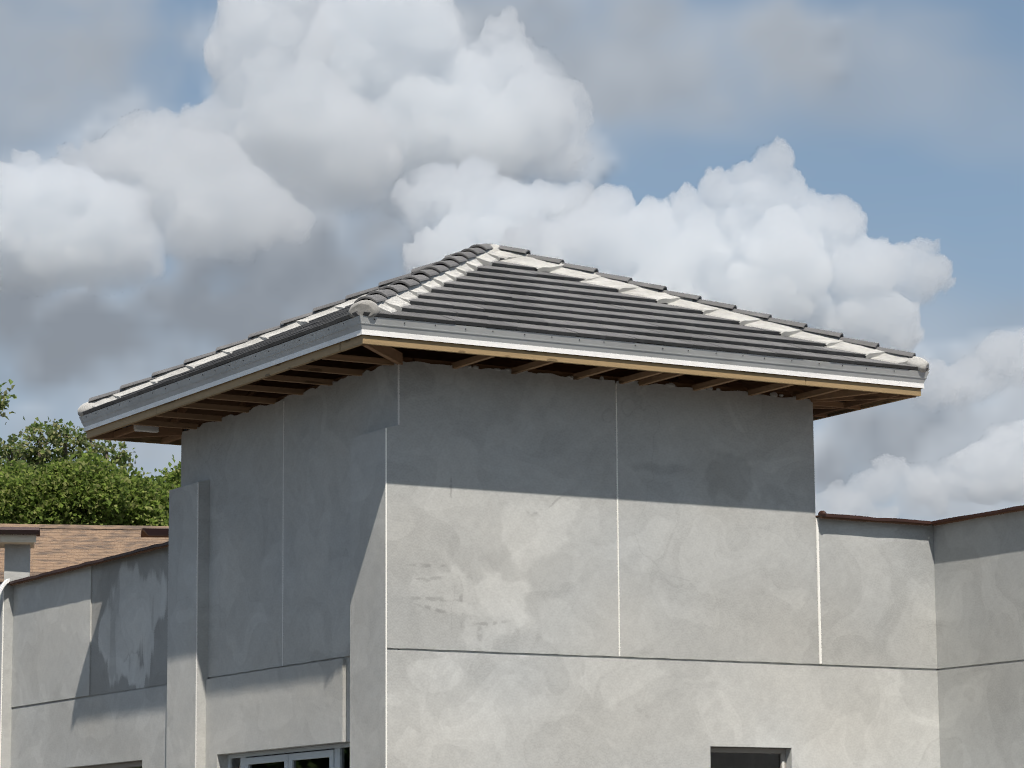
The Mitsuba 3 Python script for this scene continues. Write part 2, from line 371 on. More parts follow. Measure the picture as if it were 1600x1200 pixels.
def cumulus(key, label, puffs, seed, away=0.0, base=None, heads=(12, 13), fine=0.10, depth=1.0, air='dense'):
    """A cloud of billows: big puffs (azimuth, elevation, half width, half height in degrees) that carry smaller and smaller heads; base = (elevation, softness) where it thins out."""
    r = random.Random(seed)
    balls = []
    for a, e, w, h in puffs:
        balls.append((a, e, w, h, 0.0, min(w, h)))
        for _ in range(heads[0]):
            t, q, m = math.radians(r.uniform(-50, 230)), r.uniform(0.25, 0.92), r.uniform(0.24, 0.5)
            a1, e1, r1 = a + q * w * math.cos(t), e + q * h * math.sin(t), m * (w + h) / 2
            c1 = min(w, h) * math.sqrt(max(0, 1 - q * q)) * 0.85
            balls.append((a1, e1, r1, r1, c1, r1))
            for _ in range(heads[1]):
                t, q2, m2 = math.radians(r.uniform(-40, 220)), r.uniform(0.2, 0.98), r.uniform(0.12, 0.42)
                r2 = m2 * r1
                balls.append((a1 + q2 * r1 * math.cos(t), e1 + q2 * r1 * math.sin(t), r2, r2, c1 + r1 * math.sqrt(max(0, 1 - q2 * q2)) * 0.9, r2))
    step = 0.036
    lo = [min(b[0] - b[2] for b in balls) - 0.4, min(b[1] - b[3] for b in balls) - 0.4]
    hi = [max(b[0] + b[2] for b in balls) + 0.4, max(b[1] + b[3] for b in balls) + 0.4]
    A, E = np.meshgrid(np.arange(lo[0], hi[0], step), np.arange(lo[1], hi[1], step))
    p = np.stack([A, E, 0 * A + seed], -1)
    wa = 0.55 * (meshkit.fbm(p * 0.8, 4, seed) - 0.5) + 0.26 * (meshkit.fbm(p * 3.7, 4, seed + 3) - 0.5)
    we = 0.55 * (meshkit.fbm(p * 0.8, 4, seed + 9) - 0.5) + 0.26 * (meshkit.fbm(p * 3.7, 4, seed + 5) - 0.5)
    X, Y = A + wa, E + we
    H = np.full(A.shape, -0.2)
    for a, e, w, h, c, d in balls:
        i0, i1 = int((e - h - 0.45 - lo[1]) / step), int((e + h + 0.45 - lo[1]) / step) + 1
        j0, j1 = int((a - w - 0.45 - lo[0]) / step), int((a + w + 0.45 - lo[0]) / step) + 1
        s = np.s_[max(i0, 0):i1, max(j0, 0):j1]
        q = 1 - ((X[s] - a) / w) ** 2 - ((Y[s] - e) / h) ** 2
        H[s] = np.maximum(H[s], np.where(q > 0, c * np.minimum(1, 4 * np.maximum(q, 0)) + d * np.maximum(q, 0) ** 0.62, -0.2))
    on = smooth(-0.05, 0.35, H)
    H = H + fine * on * 2 * (0.6 * meshkit.fbm(p * 2.1, 5, seed + 20) + 0.4 * np.abs(2 * meshkit.fbm(p * 2.9, 3, seed + 27) - 1) * 1.6 - 0.55)
    if base is not None:
        H = H * smooth(base[0] - base[1], base[0] + base[1], E + 0.9 * (meshkit.fbm(p * 0.9, 3, seed + 31) - 0.5))
    H = H * smooth(-0.05, 0.30, H)
    H = np.where(H < 0.03, 0, H)                          # no sheet thinner than a metre or two
    back = -0.03 - 0.55 * depth * np.minimum(H, 1.4)
    k = (FAR + away) * math.pi / 180
    az = np.radians(A) - AZ0
    d0 = FAR + away
    base_p = CAM + F0 * d0 + R0 * (d0 * np.tan(az))[..., None] + np.array([0, 0, 1.0]) * (d0 / np.cos(az) * np.tan(np.radians(E)))[..., None]
    vf = base_p - F0 * (np.where(H > 0, 0.02 + H * depth, 0) * k)[..., None]
    vb = base_p - F0 * (back * k)[..., None]
    ny, nx = A.shape
    idx = np.arange(ny * nx).reshape(ny, nx)
    live = H > 0
    cell = live[:-1, :-1] | live[1:, :-1] | live[:-1, 1:] | live[1:, 1:]
    q = np.stack([idx[:-1, :-1], idx[:-1, 1:], idx[1:, 1:], idx[1:, :-1]], -1)[cell]
    bid = np.where(live, idx + ny * nx, idx).ravel()
    qb = bid[q][:, ::-1]
    f = np.vstack([t for s in (q, qb) for t in (s[:, [0, 1, 2]], s[:, [0, 2, 3]])])
    f = f[(f[:, 0] != f[:, 1]) & (f[:, 1] != f[:, 2]) & (f[:, 0] != f[:, 2])]
    v = np.vstack([vf.reshape(-1, 3), vb.reshape(-1, 3)])
    used, inv = np.unique(f, return_inverse=True)
    m = trimesh.Trimesh(v[used], inv.reshape(-1, 3), process=False)
    put(key, m, 'cloud_edge', interior={'type': 'ref', 'id': f'droplets_{air}'})
    tag(key, label=label, category='cloud')


cumulus('cumulus_cloud', 'bright white cumulus cloud rising to a narrow head right of the roof peak', RIGHT_MAIN, 7, fine=0.26, base=(8.9, 0.5))
cumulus('cumulus_cloud_001', 'white cumulus shoulder just behind the roof peak, left of the highest head', RIGHT_LOBE, 17, away=250, fine=0.26, heads=(11, 12))
cumulus('cumulus_cloud_002', 'white cumulus bank at the left edge, above the left end of the tiled roof', LEFT_NEAR, 3, away=500, base=(11.2, 0.9), fine=0.30, depth=0.9, air='dense', heads=(10, 12))
cumulus('cumulus_cloud_003', 'pale cumulus shoulder between the left bank and the tall column', LEFT_FAR, 13, away=800, base=(11.9, 1.2), fine=0.30, depth=0.8, air='thin', heads=(9, 11))
cumulus('cumulus_cloud_004', 'tall pale cumulus column reaching the top of the sky left of centre', COLUMN_NEAR, 2, away=1100, base=(13.1, 1.1), fine=0.28, depth=0.8, air='thin', heads=(10, 12))
cumulus('cumulus_cloud_005', 'grey white cumulus mass right of the tall column, over the roof peak', COLUMN_FAR, 12, away=1500, base=(12.7, 1.2), fine=0.32, depth=0.7, air='thin', heads=(10, 12))
cumulus('cumulus_cloud_006', 'low broken cumulus at the right edge, over the right wing', PALER, 9, away=300, base=(6.4, 0.5), fine=0.34, depth=0.8, air='dense', heads=(10, 12))


# ------------------------------------------------------------------ the building: tower and wings
B = 'stucco_building'
tag(B, label='unfinished grey stucco building with a tile-roofed corner tower and two low wings', category='building')
W, D, PO, ZG, ZT, ZP, ZW = 4.902, 5.113, 0.138, 3.883, 6.665, 6.0, 5.43
YL, IX = 10.166, 6.436
JX, JY = 2.474, 2.522
G = 0.010                                             # half a joint

win = rect(3.535, 4.532, 1.0, 3.03)
door = rect(1.05, 4.05, 0.0, 3.062)
# cores behind the stucco panels
put(f'{B}__tower_wall', slab_xz(rect(0.02, W, 0, ZT - 0.03).difference(win), 0.02, 0.2), 'stucco')
put(f'{B}__tower_wall', slab_yz(rect(0.2, D - 0.02, 0, ZT - 0.03).difference(door), 0.02, 0.2), 'stucco')
put(f'{B}__tower_wall', cbox(W - 0.2, W - 0.001, 0.2, D - 0.02, 0.0, ZT - 0.02), 'stucco')
put(f'{B}__tower_wall', cbox(0.2, W - 0.2, D - 0.2, D - 0.02, 0.0, ZT - 0.02), 'stucco')
# front panels
tw0, tw1, tw2, tw3 = (f'{B}__tower_wall', f'{B}__tower_wall_001', f'{B}__tower_wall_002', f'{B}__tower_wall_003')
top = ragged(0.0, JX - G, ZT, 0.012, 0.09, 1)
put(f'{tw0}__panel', slab_xz(Polygon(ragged(-PO, JX - G, ZG + G, 0.003, 0.12, 21) + top[::-1] + [(0.0, ZP + 0.035), (-PO, ZP)]), 0.0, 0.02), 'stucco_marked')
top = ragged(JX + G, W, ZT - 0.005, 0.016, 0.09, 2)
put(f'{tw0}__panel', slab_xz(Polygon(ragged(JX + G, W, ZG + G, 0.003, 0.12, 22) + top[::-1]), 0.0, 0.02), 'stucco_marked')
put(f'{tw0}__panel', slab_xz(Polygon([(-PO, 0), (IX, 0)] + ragged(-PO, IX, ZG - G, 0.003, 0.14, 23)[::-1]).difference(win), 0.0, 0.02), 'stucco_marked')
put(f'{tw0}__control_joint', cbox(JX - 0.0075, JX + 0.0075, -0.004, 0.015, ZG + 0.012, ZT - 0.03, 0.002), 'bead_white')
put(f'{tw0}__control_joint', cbox(W + 0.004, W + 0.034, -0.005, 0.015, ZG + 0.012, ZW - 0.02, 0.003), 'bead_white')
put(f'{tw0}__corner_bead', cbox(-PO - 0.003, -PO + 0.011, -0.003, 0.012, 0.0, ZP - 0.003, 0.002), 'bead_white')
put(f'{tw0}__corner_bead', cbox(-0.003, 0.010, -0.003, 0.012, ZP + 0.04, ZT - 0.02, 0.002), 'bead_grey')
# left face panels
top = ragged(0.02, JY - G, ZT, 0.018, 0.08, 3)
put(f'{tw1}__panel', slab_yz(Polygon(ragged(0.02, JY - G, ZG + G, 0.004, 0.12, 24) + top[::-1]), 0.0, 0.02), 'stucco')
top = ragged(JY + G, D, ZT - 0.005, 0.020, 0.08, 4)
put(f'{tw1}__panel', slab_yz(Polygon(ragged(JY + G, D, ZG + G, 0.004, 0.12, 25) + top[::-1]), 0.0, 0.02), 'stucco')
put(f'{tw1}__panel', slab_yz(Polygon([(1.13, 0), (4.344, 0)] + ragged(1.13, 4.344, ZG - G, 0.004, 0.12, 26)[::-1]).difference(door), -0.022, 0.02), 'stucco')
put(f'{tw1}__control_joint', cbox(-0.003, 0.015, JY - 0.009, JY + 0.009, ZG + 0.012, ZT - 0.03, 0.002), 'bead_grey')
# the two pilasters of the left face, with sloped tops
for y0, y1, nm in ((0.0205, 0.746, 'near'), (4.344, D + 0.001, 'far')):
    m = hull([(x, y, z) for y in (y0, y1) for x, z in ((-PO, 0), (0.0, 0), (-PO, ZP - 0.004), (-PO + 0.004, ZP), (0.0, ZP + 0.035))])
    k = put(f'{B}__pilaster', m, 'stucco')
    if y0 > 1:
        put(f'{k}__corner_bead', cbox(-PO - 0.003, -PO + 0.010, y0 - 0.003, y0 + 0.010, 0.0, ZP - 0.003, 0.002), 'bead_grey')

# left wing: runs back from the tower to its own end pilaster
lowwin = rect(6.09, 8.66, 1.0, 3.09)
JL = 7.65
k = put(f'{B}__wing_wall', slab_yz(rect(D, 13.0, 0, ZW - 0.03).difference(lowwin), 0.02, 0.2), 'stucco')
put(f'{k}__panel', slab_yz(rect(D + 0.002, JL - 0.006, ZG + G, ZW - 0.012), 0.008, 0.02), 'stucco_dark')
put(f'{k}__panel', slab_yz(rect(JL + 0.006, YL, ZG + G + 0.006, ZW - 0.012), -0.006, 0.02), 'stucco')
put(f'{k}__panel', slab_yz(rect(D + 0.002, YL, 0, ZG - G).difference(lowwin), 0.0, 0.02), 'stucco')
put(f'{k}__pilaster', cbox(-PO, 0.02, YL, YL + 0.9, 0, ZW - 0.005, 0.006), 'stucco')
put(f'{k}__corner_bead', cbox(-PO - 0.003, -PO + 0.011, YL - 0.003, YL + 0.011, 0, ZW - 0.04, 0.002), 'bead_white')
put(f'{B}__wing_wall', cbox(6.2, 6.4, D, 13.0, 0, ZW - 0.02), 'stucco')
put(f'{B}__wing_wall', cbox(0.2, 6.2, 12.8, 13.0, 0, ZW - 0.02), 'stucco')
# right wing: front panel flush with the tower, then a wall that comes forward
k = put(f'{B}__wing_wall', cbox(W, IX + 0.2, 0.02, 0.2, 0, ZW - 0.02), 'stucco')
put(f'{k}__panel', slab_xz(rect(W + 0.036, IX, ZG + G, ZW - 0.01), 0.0, 0.02), 'stucco_marked')
k = put(f'{B}__wing_wall', cbox(IX + 0.02, IX + 3.2, -5.2, 0.02, 0, ZW - 0.02), 'stucco')
put(f'{k}__panel', slab_yz(rect(-5.2, -0.001, ZG + G, ZW - 0.01), IX, IX + 0.02), 'stucco')
put(f'{k}__panel', slab_yz(rect(-5.2, -0.001, 0, ZG - G), IX, IX + 0.02), 'stucco')
put(f'{B}__wing_wall', cbox(IX + 0.2, IX + 0.4, 0.2, D, 0, ZW - 0.02), 'stucco')

# wing roofs: decking with a brown drip edge that stands out a hand's width
OV = 0.112


def strip(path, z0, z1, w, seed, amp=0.005):
    """A thin board along a ground path (list of x, y), its outer line on the path, slightly wavy, w deep to its left."""
    r, pts = random.Random(seed), []
    for (a, b) in zip(path[:-1], path[1:]):
        n = max(2, int(math.dist(a, b) / 0.22))
        pts += [(a[0] + (b[0] - a[0]) * i / n, a[1] + (b[1] - a[1]) * i / n) for i in range(n)]
    pts = np.array(pts + [path[-1]])
    d = np.gradient(pts, axis=0)
    d /= np.linalg.norm(d, axis=1, keepdims=True)
    nrm = np.stack([-d[:, 1], d[:, 0]], 1)
    v, f = [], []
    for p, q in zip(pts, nrm):
        j, e = r.uniform(-amp, amp), r.uniform(-amp, amp) * 0.5
        for off, z in ((0, z0 + j), (0, z1 + j + e), (w, z1 + j), (w, z0 + j)):
            v.append((*(p + q * off), z))
    for i in range(len(pts) - 1):
        for s in range(4):
            f.append((4 * i + s, 4 * i + 4 + s, 4 * i + 4 + (s + 1) % 4, 4 * i + (s + 1) % 4))
    n = 4 * (len(pts) - 1)
    m = trimesh.Trimesh(v, [t for q in f + [(0, 1, 2, 3), (n + 3, n + 2, n + 1, n)] for t in (q[:3], (q[0], q[2], q[3]))], process=False)
    m.fix_normals()
    return m


k = put(f'{B}__wing_roof', hull([(-OV + 0.02, D, ZW), (6.4, D, ZW + 0.2), (-OV + 0.02, 13.1, ZW), (6.4, 13.1, ZW + 0.2), (-OV + 0.02, D, ZW - 0.008), (6.4, D, ZW + 0.1), (-OV + 0.02, 13.1, ZW - 0.008), (6.4, 13.1, ZW + 0.1)]), 'brown_wood')
put(f'{k}__drip_edge', strip([(-OV, YL - OV), (-OV, D + 0.005)], ZW - 0.020, ZW + 0.012, 0.05, 1), 'brown_metal')
put(f'{k}__fascia', strip([(-OV + 0.016, YL - OV), (-OV + 0.016, D + 0.005)], ZW - 0.034, ZW - 0.010, 0.03, 3, 0.003), 'brown_wood')
k = put(f'{B}__wing_roof', hull([(W + 0.003, -OV + 0.02, ZW - 0.008), (IX - OV + 0.02, -OV + 0.02, ZW - 0.008), (W + 0.003, D, ZW + 0.1), (IX + 0.4, D, ZW + 0.1), (IX + 0.4, -OV + 0.02, ZW), (W + 0.003, -OV + 0.02, ZW), (W + 0.003, D, ZW + 0.18), (IX + 0.4, D, ZW + 0.18)]), 'brown_wood')
put(f'{k}__drip_edge', strip([(W + 0.004, -OV), (IX - OV, -OV)], ZW - 0.020, ZW + 0.012, 0.05, 5), 'brown_metal')
put(f'{k}__fascia', strip([(W + 0.004, -OV + 0.016), (IX - OV, -OV + 0.016)], ZW - 0.034, ZW - 0.010, 0.03, 6, 0.003), 'brown_wood')
m = trimesh.creation.icosphere(2, 0.045)
m.apply_scale((0.7, 1.3, 0.8))
m.apply_translation((W + 0.025, -OV + 0.03, ZW + 0.012))
put(f'{k}__edge_plug', m, 'brown_metal', True)
k = put(f'{B}__wing_roof', hull([(IX - OV + 0.02, -5.3, ZW - 0.008), (IX - OV + 0.02, -OV + 0.02, ZW - 0.008), (IX + 3.3, -5.3, ZW + 0.1), (IX + 3.3, 0.02, ZW + 0.1), (IX - OV + 0.02, -5.3, ZW), (IX - OV + 0.02, 0.02, ZW), (IX + 3.3, -5.3, ZW + 0.12), (IX + 3.3, 0.02, ZW + 0.12)]), 'brown_wood')
put(f'{k}__drip_edge', strip([(IX - OV, -OV), (IX - OV, -5.3)], ZW - 0.020, ZW + 0.012, 0.05, 7), 'brown_metal')
put(f'{k}__fascia', strip([(IX - OV + 0.016, -OV), (IX - OV + 0.016, -5.3)], ZW - 0.034, ZW - 0.010, 0.03, 8, 0.003), 'brown_wood')
# the white metal flashing that curls down round the end pilaster of the left wing
pts = [(-0.105, YL - 0.125, ZW + 0.012), (-0.135, YL - 0.12, ZW - 0.01), (-0.17, YL - 0.115, ZW - 0.055), (-0.20, YL - 0.11, ZW - 0.11), (-0.235, YL - 0.105, ZW - 0.19), (-0.26, YL - 0.10, ZW - 0.28)]
v = [(x, y + o, z + q) for x, y, z in pts for o, q in ((0, 0), (0, 0.042), (0.11, 0.042), (0.11, 0))]
f = [(4 * i + s, 4 * i + 4 + s, 4 * i + 4 + (s + 1) % 4, 4 * i + (s + 1) % 4) for i in range(len(pts) - 1) for s in range(4)] + [(3, 2, 1, 0), (20, 21, 22, 23)]
m = trimesh.Trimesh(v, [t for q in f for t in (q[:3], (q[0], q[2], q[3]))], process=False)
m.fix_normals()
put(f'{B}__wing_roof__flashing', m, 'flange_metal')
labels[f'{B}__wing_roof__flashing'] = {'label': 'white metal flashing curling down at the left wing corner'}

# entrance: aluminium storefront set back in its opening
k = put(f'{B}__entrance', cat([cbox(0.095, 0.155, 1.05, 4.05, 3.018, 3.06), cbox(0.10, 0.155, 3.985, 4.049, 0.0, 3.018), cbox(0.10, 0.155, 3.60, 3.73, 0.0, 3.018), cbox(0.10, 0.155, 1.43, 1.545, 0.0, 3.018), cbox(0.10, 0.155, 1.051, 1.10, 0.0, 3.018)]), 'aluminium')
for y0, y1 in ((2.567, 3.60), (1.545, 2.553)):
    l = put(f'{k}__door', cat([cbox(0.085, 0.135, y0, y1, 2.935, 3.006), cbox(0.085, 0.135, y0, y1, 0.01, 0.26), cbox(0.085, 0.135, y0, y0 + 0.085, 0.26, 2.935), cbox(0.085, 0.135, y1 - 0.085, y1, 0.26, 2.935)]), 'aluminium')
    put(f'{l}__pane', slab_yz(rect(y0 + 0.08, y1 - 0.08, 0.25, 2.945), 0.108, 0.110), 'pane_glass')
    yh = y1 - 0.10 if y0 < 2 else y0 + 0.10
    put(f'{l}__handle', cat([bar((0.05, yh, 0.95), (0.05, yh, 1.25), 0.02, 0.02, (1, 0, 0)), bar((0.05, yh, 0.98), (0.09, yh, 0.98), 0.015, 0.015), bar((0.05, yh, 1.22), (0.09, yh, 1.22), 0.015, 0.015)]), 'aluminium')
for y0, y1 in ((3.72, 3.99), (1.09, 1.44)):
    put(f'{k}__pane', slab_yz(rect(y0, y1, 0.02, 3.02), 0.126, 0.128), 'pane_glass')
# front window and the long window of the left wing
k = put(f'{B}__window', cat([cbox(3.536, 4.531, 0.10, 0.15, 2.975, 3.027), cbox(3.536, 4.531, 0.10, 0.15, 1.002, 1.06), cbox(3.536, 3.575, 0.10, 0.15, 1.06, 2.975), cbox(4.47, 4.531, 0.10, 0.15, 1.06, 2.975)]), 'frame_bronze')
put(f'{k}__pane', slab_xz(rect(3.57, 4.475, 1.05, 2.98), 0.124, 0.126), 'pane_glass')
put(f'{k}__sticker', cbox(4.478, 4.505, 0.094, 0.0995, 2.60, 2.90, 0.001), 'paper_white')
k = put(f'{B}__window', cat([cbox(0.10, 0.15, 6.091, 8.659, 3.03, 3.088), cbox(0.10, 0.15, 6.091, 8.659, 1.002, 1.06)] + [cbox(0.10, 0.15, a, a + 0.05, 1.06, 3.03) for a in (6.091, 6.93, 7.77, 8.609)]), 'frame_bronze')
for a in (6.14, 6.98, 7.82):
    put(f'{k}__pane', slab_yz(rect(a - 0.005, a + 0.795, 1.055, 3.035), 0.124, 0.126), 'pane_glass')
# ceilings and floors inside keep the rooms dark behind the glass
put(f'{B}__ceiling', cat([cbox(0.2, W - 0.2, 0.2, D - 0.2, 3.32, 3.38), cbox(0.2, 6.2, D, 12.8, 3.32, 3.38)]), 'plasterboard')
put(f'{B}__partition', cat([cbox(2.2, 2.3, 0.2, D - 0.2, 0.004, 3.3), cbox(2.5, 2.6, D, 12.8, 0.004, 3.3)]), 'plasterboard')

# ------------------------------------------------------------------ tower roof
EA, ZE, ZA = 0.86, 6.845, 8.40
APEX = np.array([2.46, 2.551, ZA])
CORN = {'nl': np.array([-EA, -EA, ZE]), 'nr': np.array([W + EA, -EA, ZE]), 'fl': np.array([-EA, D + EA, ZE]), 'fr': np.array([W + EA, D + EA, ZE])}
FACES = {'front': ('nl', 'nr'), 'left': ('fl', 'nl'), 'right': ('nr', 'fr'), 'rear': ('fr', 'fl')}


def frame(face):
    a, b = (CORN[c] for c in FACES[face])
    L = np.linalg.norm(b - a)
    t = (b - a) / L
    d = APEX - a
    ta = d @ t
    s = d - ta * t
    S = np.linalg.norm(s)
    s /= S
    return a, t, s, np.cross(t, s), L, ta, S


# decking: the roof's own mesh
m = cat([hull([q + (0, 0, h) for q in (APEX + 0.982 * (CORN[a] - APEX), APEX + 0.982 * (CORN[b] - APEX), APEX) for h in (-0.045, -0.02)]) for a, b in FACES.values()])
R = put(f'{B}__roof', m, 'plywood')

COURSES = 11


def tile_mesh(poly, fr, s0, ln, lift, thick):
    """One flat tile: a convex outline in (t, s) whose nose lies at s0; the nose face leans back under the tile."""
    a, t, s, n, *_ = fr
    c = np.array(shapely.geometry.polygon.orient(poly).exterior.coords)[:-1]
    k = (c[:, 1] - s0) / ln
    hb = lift * (1 - k)
    nose = (k < 0.02)
    P = lambda tt, ss, h: a + np.outer(tt, t) + np.outer(ss, s) + np.outer(h, n)
    topv = P(c[:, 0], c[:, 1] + nose * 0.004, hb + thick)
    midv = P(c[:, 0], c[:, 1], hb + thick - 0.005)
    botv = P(c[:, 0], c[:, 1] + nose * 0.010, hb)
    m = len(c)
    f = []
    for i in range(1, m - 1):
        f += [(0, i, i + 1), (2 * m, 2 * m + i + 1, 2 * m + i)]
    for r0 in (0, m):
        for i in range(m):
            j = (i + 1) % m
            f += [(r0 + i, r0 + m + i, r0 + m + j), (r0 + i, r0 + m + j, r0 + j)]
    return trimesh.Trimesh(np.vstack([topv, midv, botv]), f, process=False)


LIFT, THICK, TW = 0.043, 0.040, 0.335
for face in ('front', 'left', 'right', 'rear'):
    fr = frame(face)
    a, t, s, n, L, ta, S = fr
    tri = Polygon([(0.02, 0), (L - 0.02, 0), (ta, S - 0.02)])
    EXP = S / COURSES
    hidden = []
    for c in range(COURSES):
        s0 = c * EXP
        off = (0.5 if c % 2 else 0.0) * TW + rng.uniform(-0.02, 0.02)
        x = -TW + off
        while x < L:
            ds, gap = rng.uniform(-0.005, 0.005), rng.uniform(0.003, 0.008)
            p = rect(x + gap, x + TW, s0 + ds, min(s0 + EXP * 1.12, S)).intersection(tri)
            if p.area > 0.004 and p.geom_type == 'Polygon':
                m = tile_mesh(p, fr, s0 + ds, EXP * 1.12, LIFT + rng.uniform(-0.002, 0.003), THICK + rng.uniform(-0.001, 0.002))
                if face in ('front', 'left'):
                    put(f'{R}__tile', m, f'tile_grey_{rng.choice((0, 1, 1, 2, 3))}')
                else:
                    hidden.append(m)
            x += TW
    if hidden:
        k = put(f'{R}__rear_tile', cat(hidden), 'tile_grey_1')
        labels[k] = {'kind': 'stuff'}

# hips: cap tiles on a white mortar bed
PROF = np.array([(-0.135, -0.040), (-0.120, -0.022), (-0.066, 0.008), (-0.036, 0.017), (0.0, 0.021), (0.036, 0.017), (0.066, 0.008), (0.120, -0.022), (0.135, -0.040)])
INNER = np.array([(-0.120, -0.042), (-0.108, -0.033), (-0.060, -0.008), (-0.032, 0.000), (0.0, 0.004), (0.032, 0.000), (0.060, -0.008), (0.108, -0.033), (0.120, -0.042)])


def cap_mesh(o, u, w, v, ln, lift, k0=1.0):
    m = len(PROF)
    vs = []
    for d, sc, h in ((0.0, k0, lift), (0.006, k0 * 1.01, lift + 0.004), (ln, k0 * 0.86, 0.0)):
        for prof in (PROF, INNER):
            vs += [o + u * d + w * (0.84 * x * sc) + v * (y * sc + h) for x, y in prof]
    f, M = [], 2 * m
    for ring in (0, 1):
        for i in range(m - 1):
            for base, flip in ((0, False), (m, True)):
                q = [ring * M + base + i, ring * M + base + i + 1, (ring + 1) * M + base + i + 1, (ring + 1) * M + base + i]
                f.append(q[::-1] if flip else q)
        for i in (0, m - 1):
            q = [ring * M + i, (ring + 1) * M + i, (ring + 1) * M + m + i, ring * M + m + i]
            f.append(q if i == 0 else q[::-1])
    for i in range(m - 1):
        f.append([i, m + i, m + i + 1, i + 1])
        f.append([2 * M + i + 1, 2 * M + m + i + 1, 2 * M + m + i, 2 * M + i])
    return trimesh.Trimesh(vs, [t for q in f for t in (q[:3], (q[0], q[2], q[3]))], process=False)


def rough(m, amp, scale, seed):
    v = np.array(m.vertices)
    d = np.stack([meshkit.fbm(v * scale + 31 * i, 3, seed + i) - 0.5 for i in range(3)], 1)
    return trimesh.Trimesh(v + 2 * amp * d, m.faces, process=False)


NCAP = 12
for hip in ('nl', 'nr', 'fl', 'fr'):
    E = CORN[hip]
    u = APEX - E
    HL = np.linalg.norm(u)
    u = u / HL
    w = np.cross(u, [0, 0, 1.0])
    w /= np.linalg.norm(w)
    v = np.cross(w, u)
    step = (HL - 0.24) / NCAP
    for i in range(NCAP):
        o = E + u * (0.20 + i * step) + v * (0.136 + rng.uniform(-0.004, 0.004)) + w * rng.uniform(-0.006, 0.006)
        ww = w * math.cos(0.02) + v * rng.uniform(-0.03, 0.03)
        put(f'{R}__hip_cap', cap_mesh(o, u, ww, v, step * 1.13, 0.034), f'tile_grey_{rng.choice((1, 2, 2))}')
    # rounded mortar end at the foot of the hip
    m = trimesh.creation.icosphere(3, 1.0)
    vv = np.array(m.vertices)
    vv = np.outer(np.clip(vv[:, 0], -0.6 if hip == 'nl' else -0.8, 1) * 0.15, u) + np.outer(vv[:, 1] * 0.145, w) + np.outer((vv[:, 2] - 0.3 * vv[:, 1] ** 2) * 0.085, v)
    near = hip == 'nl'
    put(f'{R}__hip_end', rough(trimesh.Trimesh(vv + E + u * 0.155 + v * 0.075, m.faces, process=False), 0.016 if near else 0.009, 7, 3), 'mortar_grey' if near else 'mortar_white', 50)
m = trimesh.creation.icosphere(3, 1.0)
m.apply_scale((0.16, 0.16, 0.11))
m.apply_translation(APEX + (0.02, -0.03, 0.03))
put(f'{R}__apex_mortar', rough(m, 0.014, 10, 8), 'mortar_white', True)

# mortar bed: one trowelled pad per course and hip side, from the cap down to the tiles, its foot stepped with the tile noses
for face in ('front', 'left', 'right', 'rear'):
    fr = frame(face)
    a, t, s, n, L, ta, S = fr
    EXP = S / COURSES
    for side in (0, 1):
        for c in range(COURSES):
            if face in ('right', 'rear') and c % 3:
                continue
            s0, s1 = c * EXP + (0.11 if c == 0 else -0.008), min((c + 1) * EXP + 0.03, S - 0.02)
            wid = (0.235 + rng.uniform(-0.035, 0.05)) if side == 0 else (0.30 + rng.uniform(-0.05, 0.08))
            slant = rng.uniform(-0.02, 0.05) if side == 0 else rng.uniform(0.0, 0.06)
            nu, nv_ = 7, 6
            vs = []
            for j in range(nv_ + 1):
                q = j / nv_
                ss = s0 + (s1 - s0) * q
                edge = ta * ss / S if side == 0 else L - (L - ta) * ss / S
                sg = 1 if side == 0 else -1
                for i in range(nu + 1):
                    p = i / nu
                    tt = edge + sg * p * (wid + slant * (0.6 - q))
                    k = (ss - c * EXP) / (EXP * 1.12)
                    tile_top = LIFT * (1 - k) + THICK
                    bl = p * p * (3 - 2 * p)
                    h = (0.150 - 0.030 * p) * (1 - bl) + (tile_top + 0.012) * bl
                    h += 0.020 * (meshkit.noise(np.array([tt * 14, ss * 14, c * 3.3 + side]), 5) - 0.5)
                    if i == nu:
                        h = tile_top - 0.012
                    dn = 0.012 if j == 0 else 0.0
                    vs.append(a + t * tt + s * (ss - dn * 0.3) + n * h)
            base = len(vs)
            vs += [vs[i] - n * 0.05 for i in range(nu + 1)]
            f = []
            for j in range(nv_):
                for i in range(nu):
                    q0 = j * (nu + 1) + i
                    f += [(q0, q0 + 1, q0 + nu + 2), (q0, q0 + nu + 2, q0 + nu + 1)]
            for i in range(nu):
                f += [(i, base + i, base + i + 1), (i, base + i + 1, i + 1)]
            m = trimesh.Trimesh(vs, f, process=False)
            put(f'{R}__mortar_bed', m, 'mortar_white')


# eave: fascia boards, white drip flange, grey closure with screws
def eave_piece(face, prof, t0, t1):
    """A closed profile [(offset from the wall, z)] swept along one side, mitred where t is 0 or 1."""
    def at(o, z, tt):
        c = {'nl': (-o, -o), 'nr': (W + o, -o), 'fl': (-o, D + o), 'fr': (W + o, D + o)}
        p, q = (np.array(c[x]) for x in FACES[face])
        return (*(p + (q - p) * tt), z)
    m = len(prof)
    v = [at(o, z, tt) for tt in (t0, t1) for o, z in prof]
    f = [(i, (i + 1) % m, m + (i + 1) % m, m + i) for i in range(m)]
    tri = [t for q in f for t in (q[:3], (q[0], q[2], q[3]))]
    if m == 4:
        tri += [(0, 2, 1), (0, 3, 2), (4, 5, 6), (4, 6, 7)]
    mesh = trimesh.Trimesh(v, tri, process=False)
    mesh.fix_normals()
    return mesh


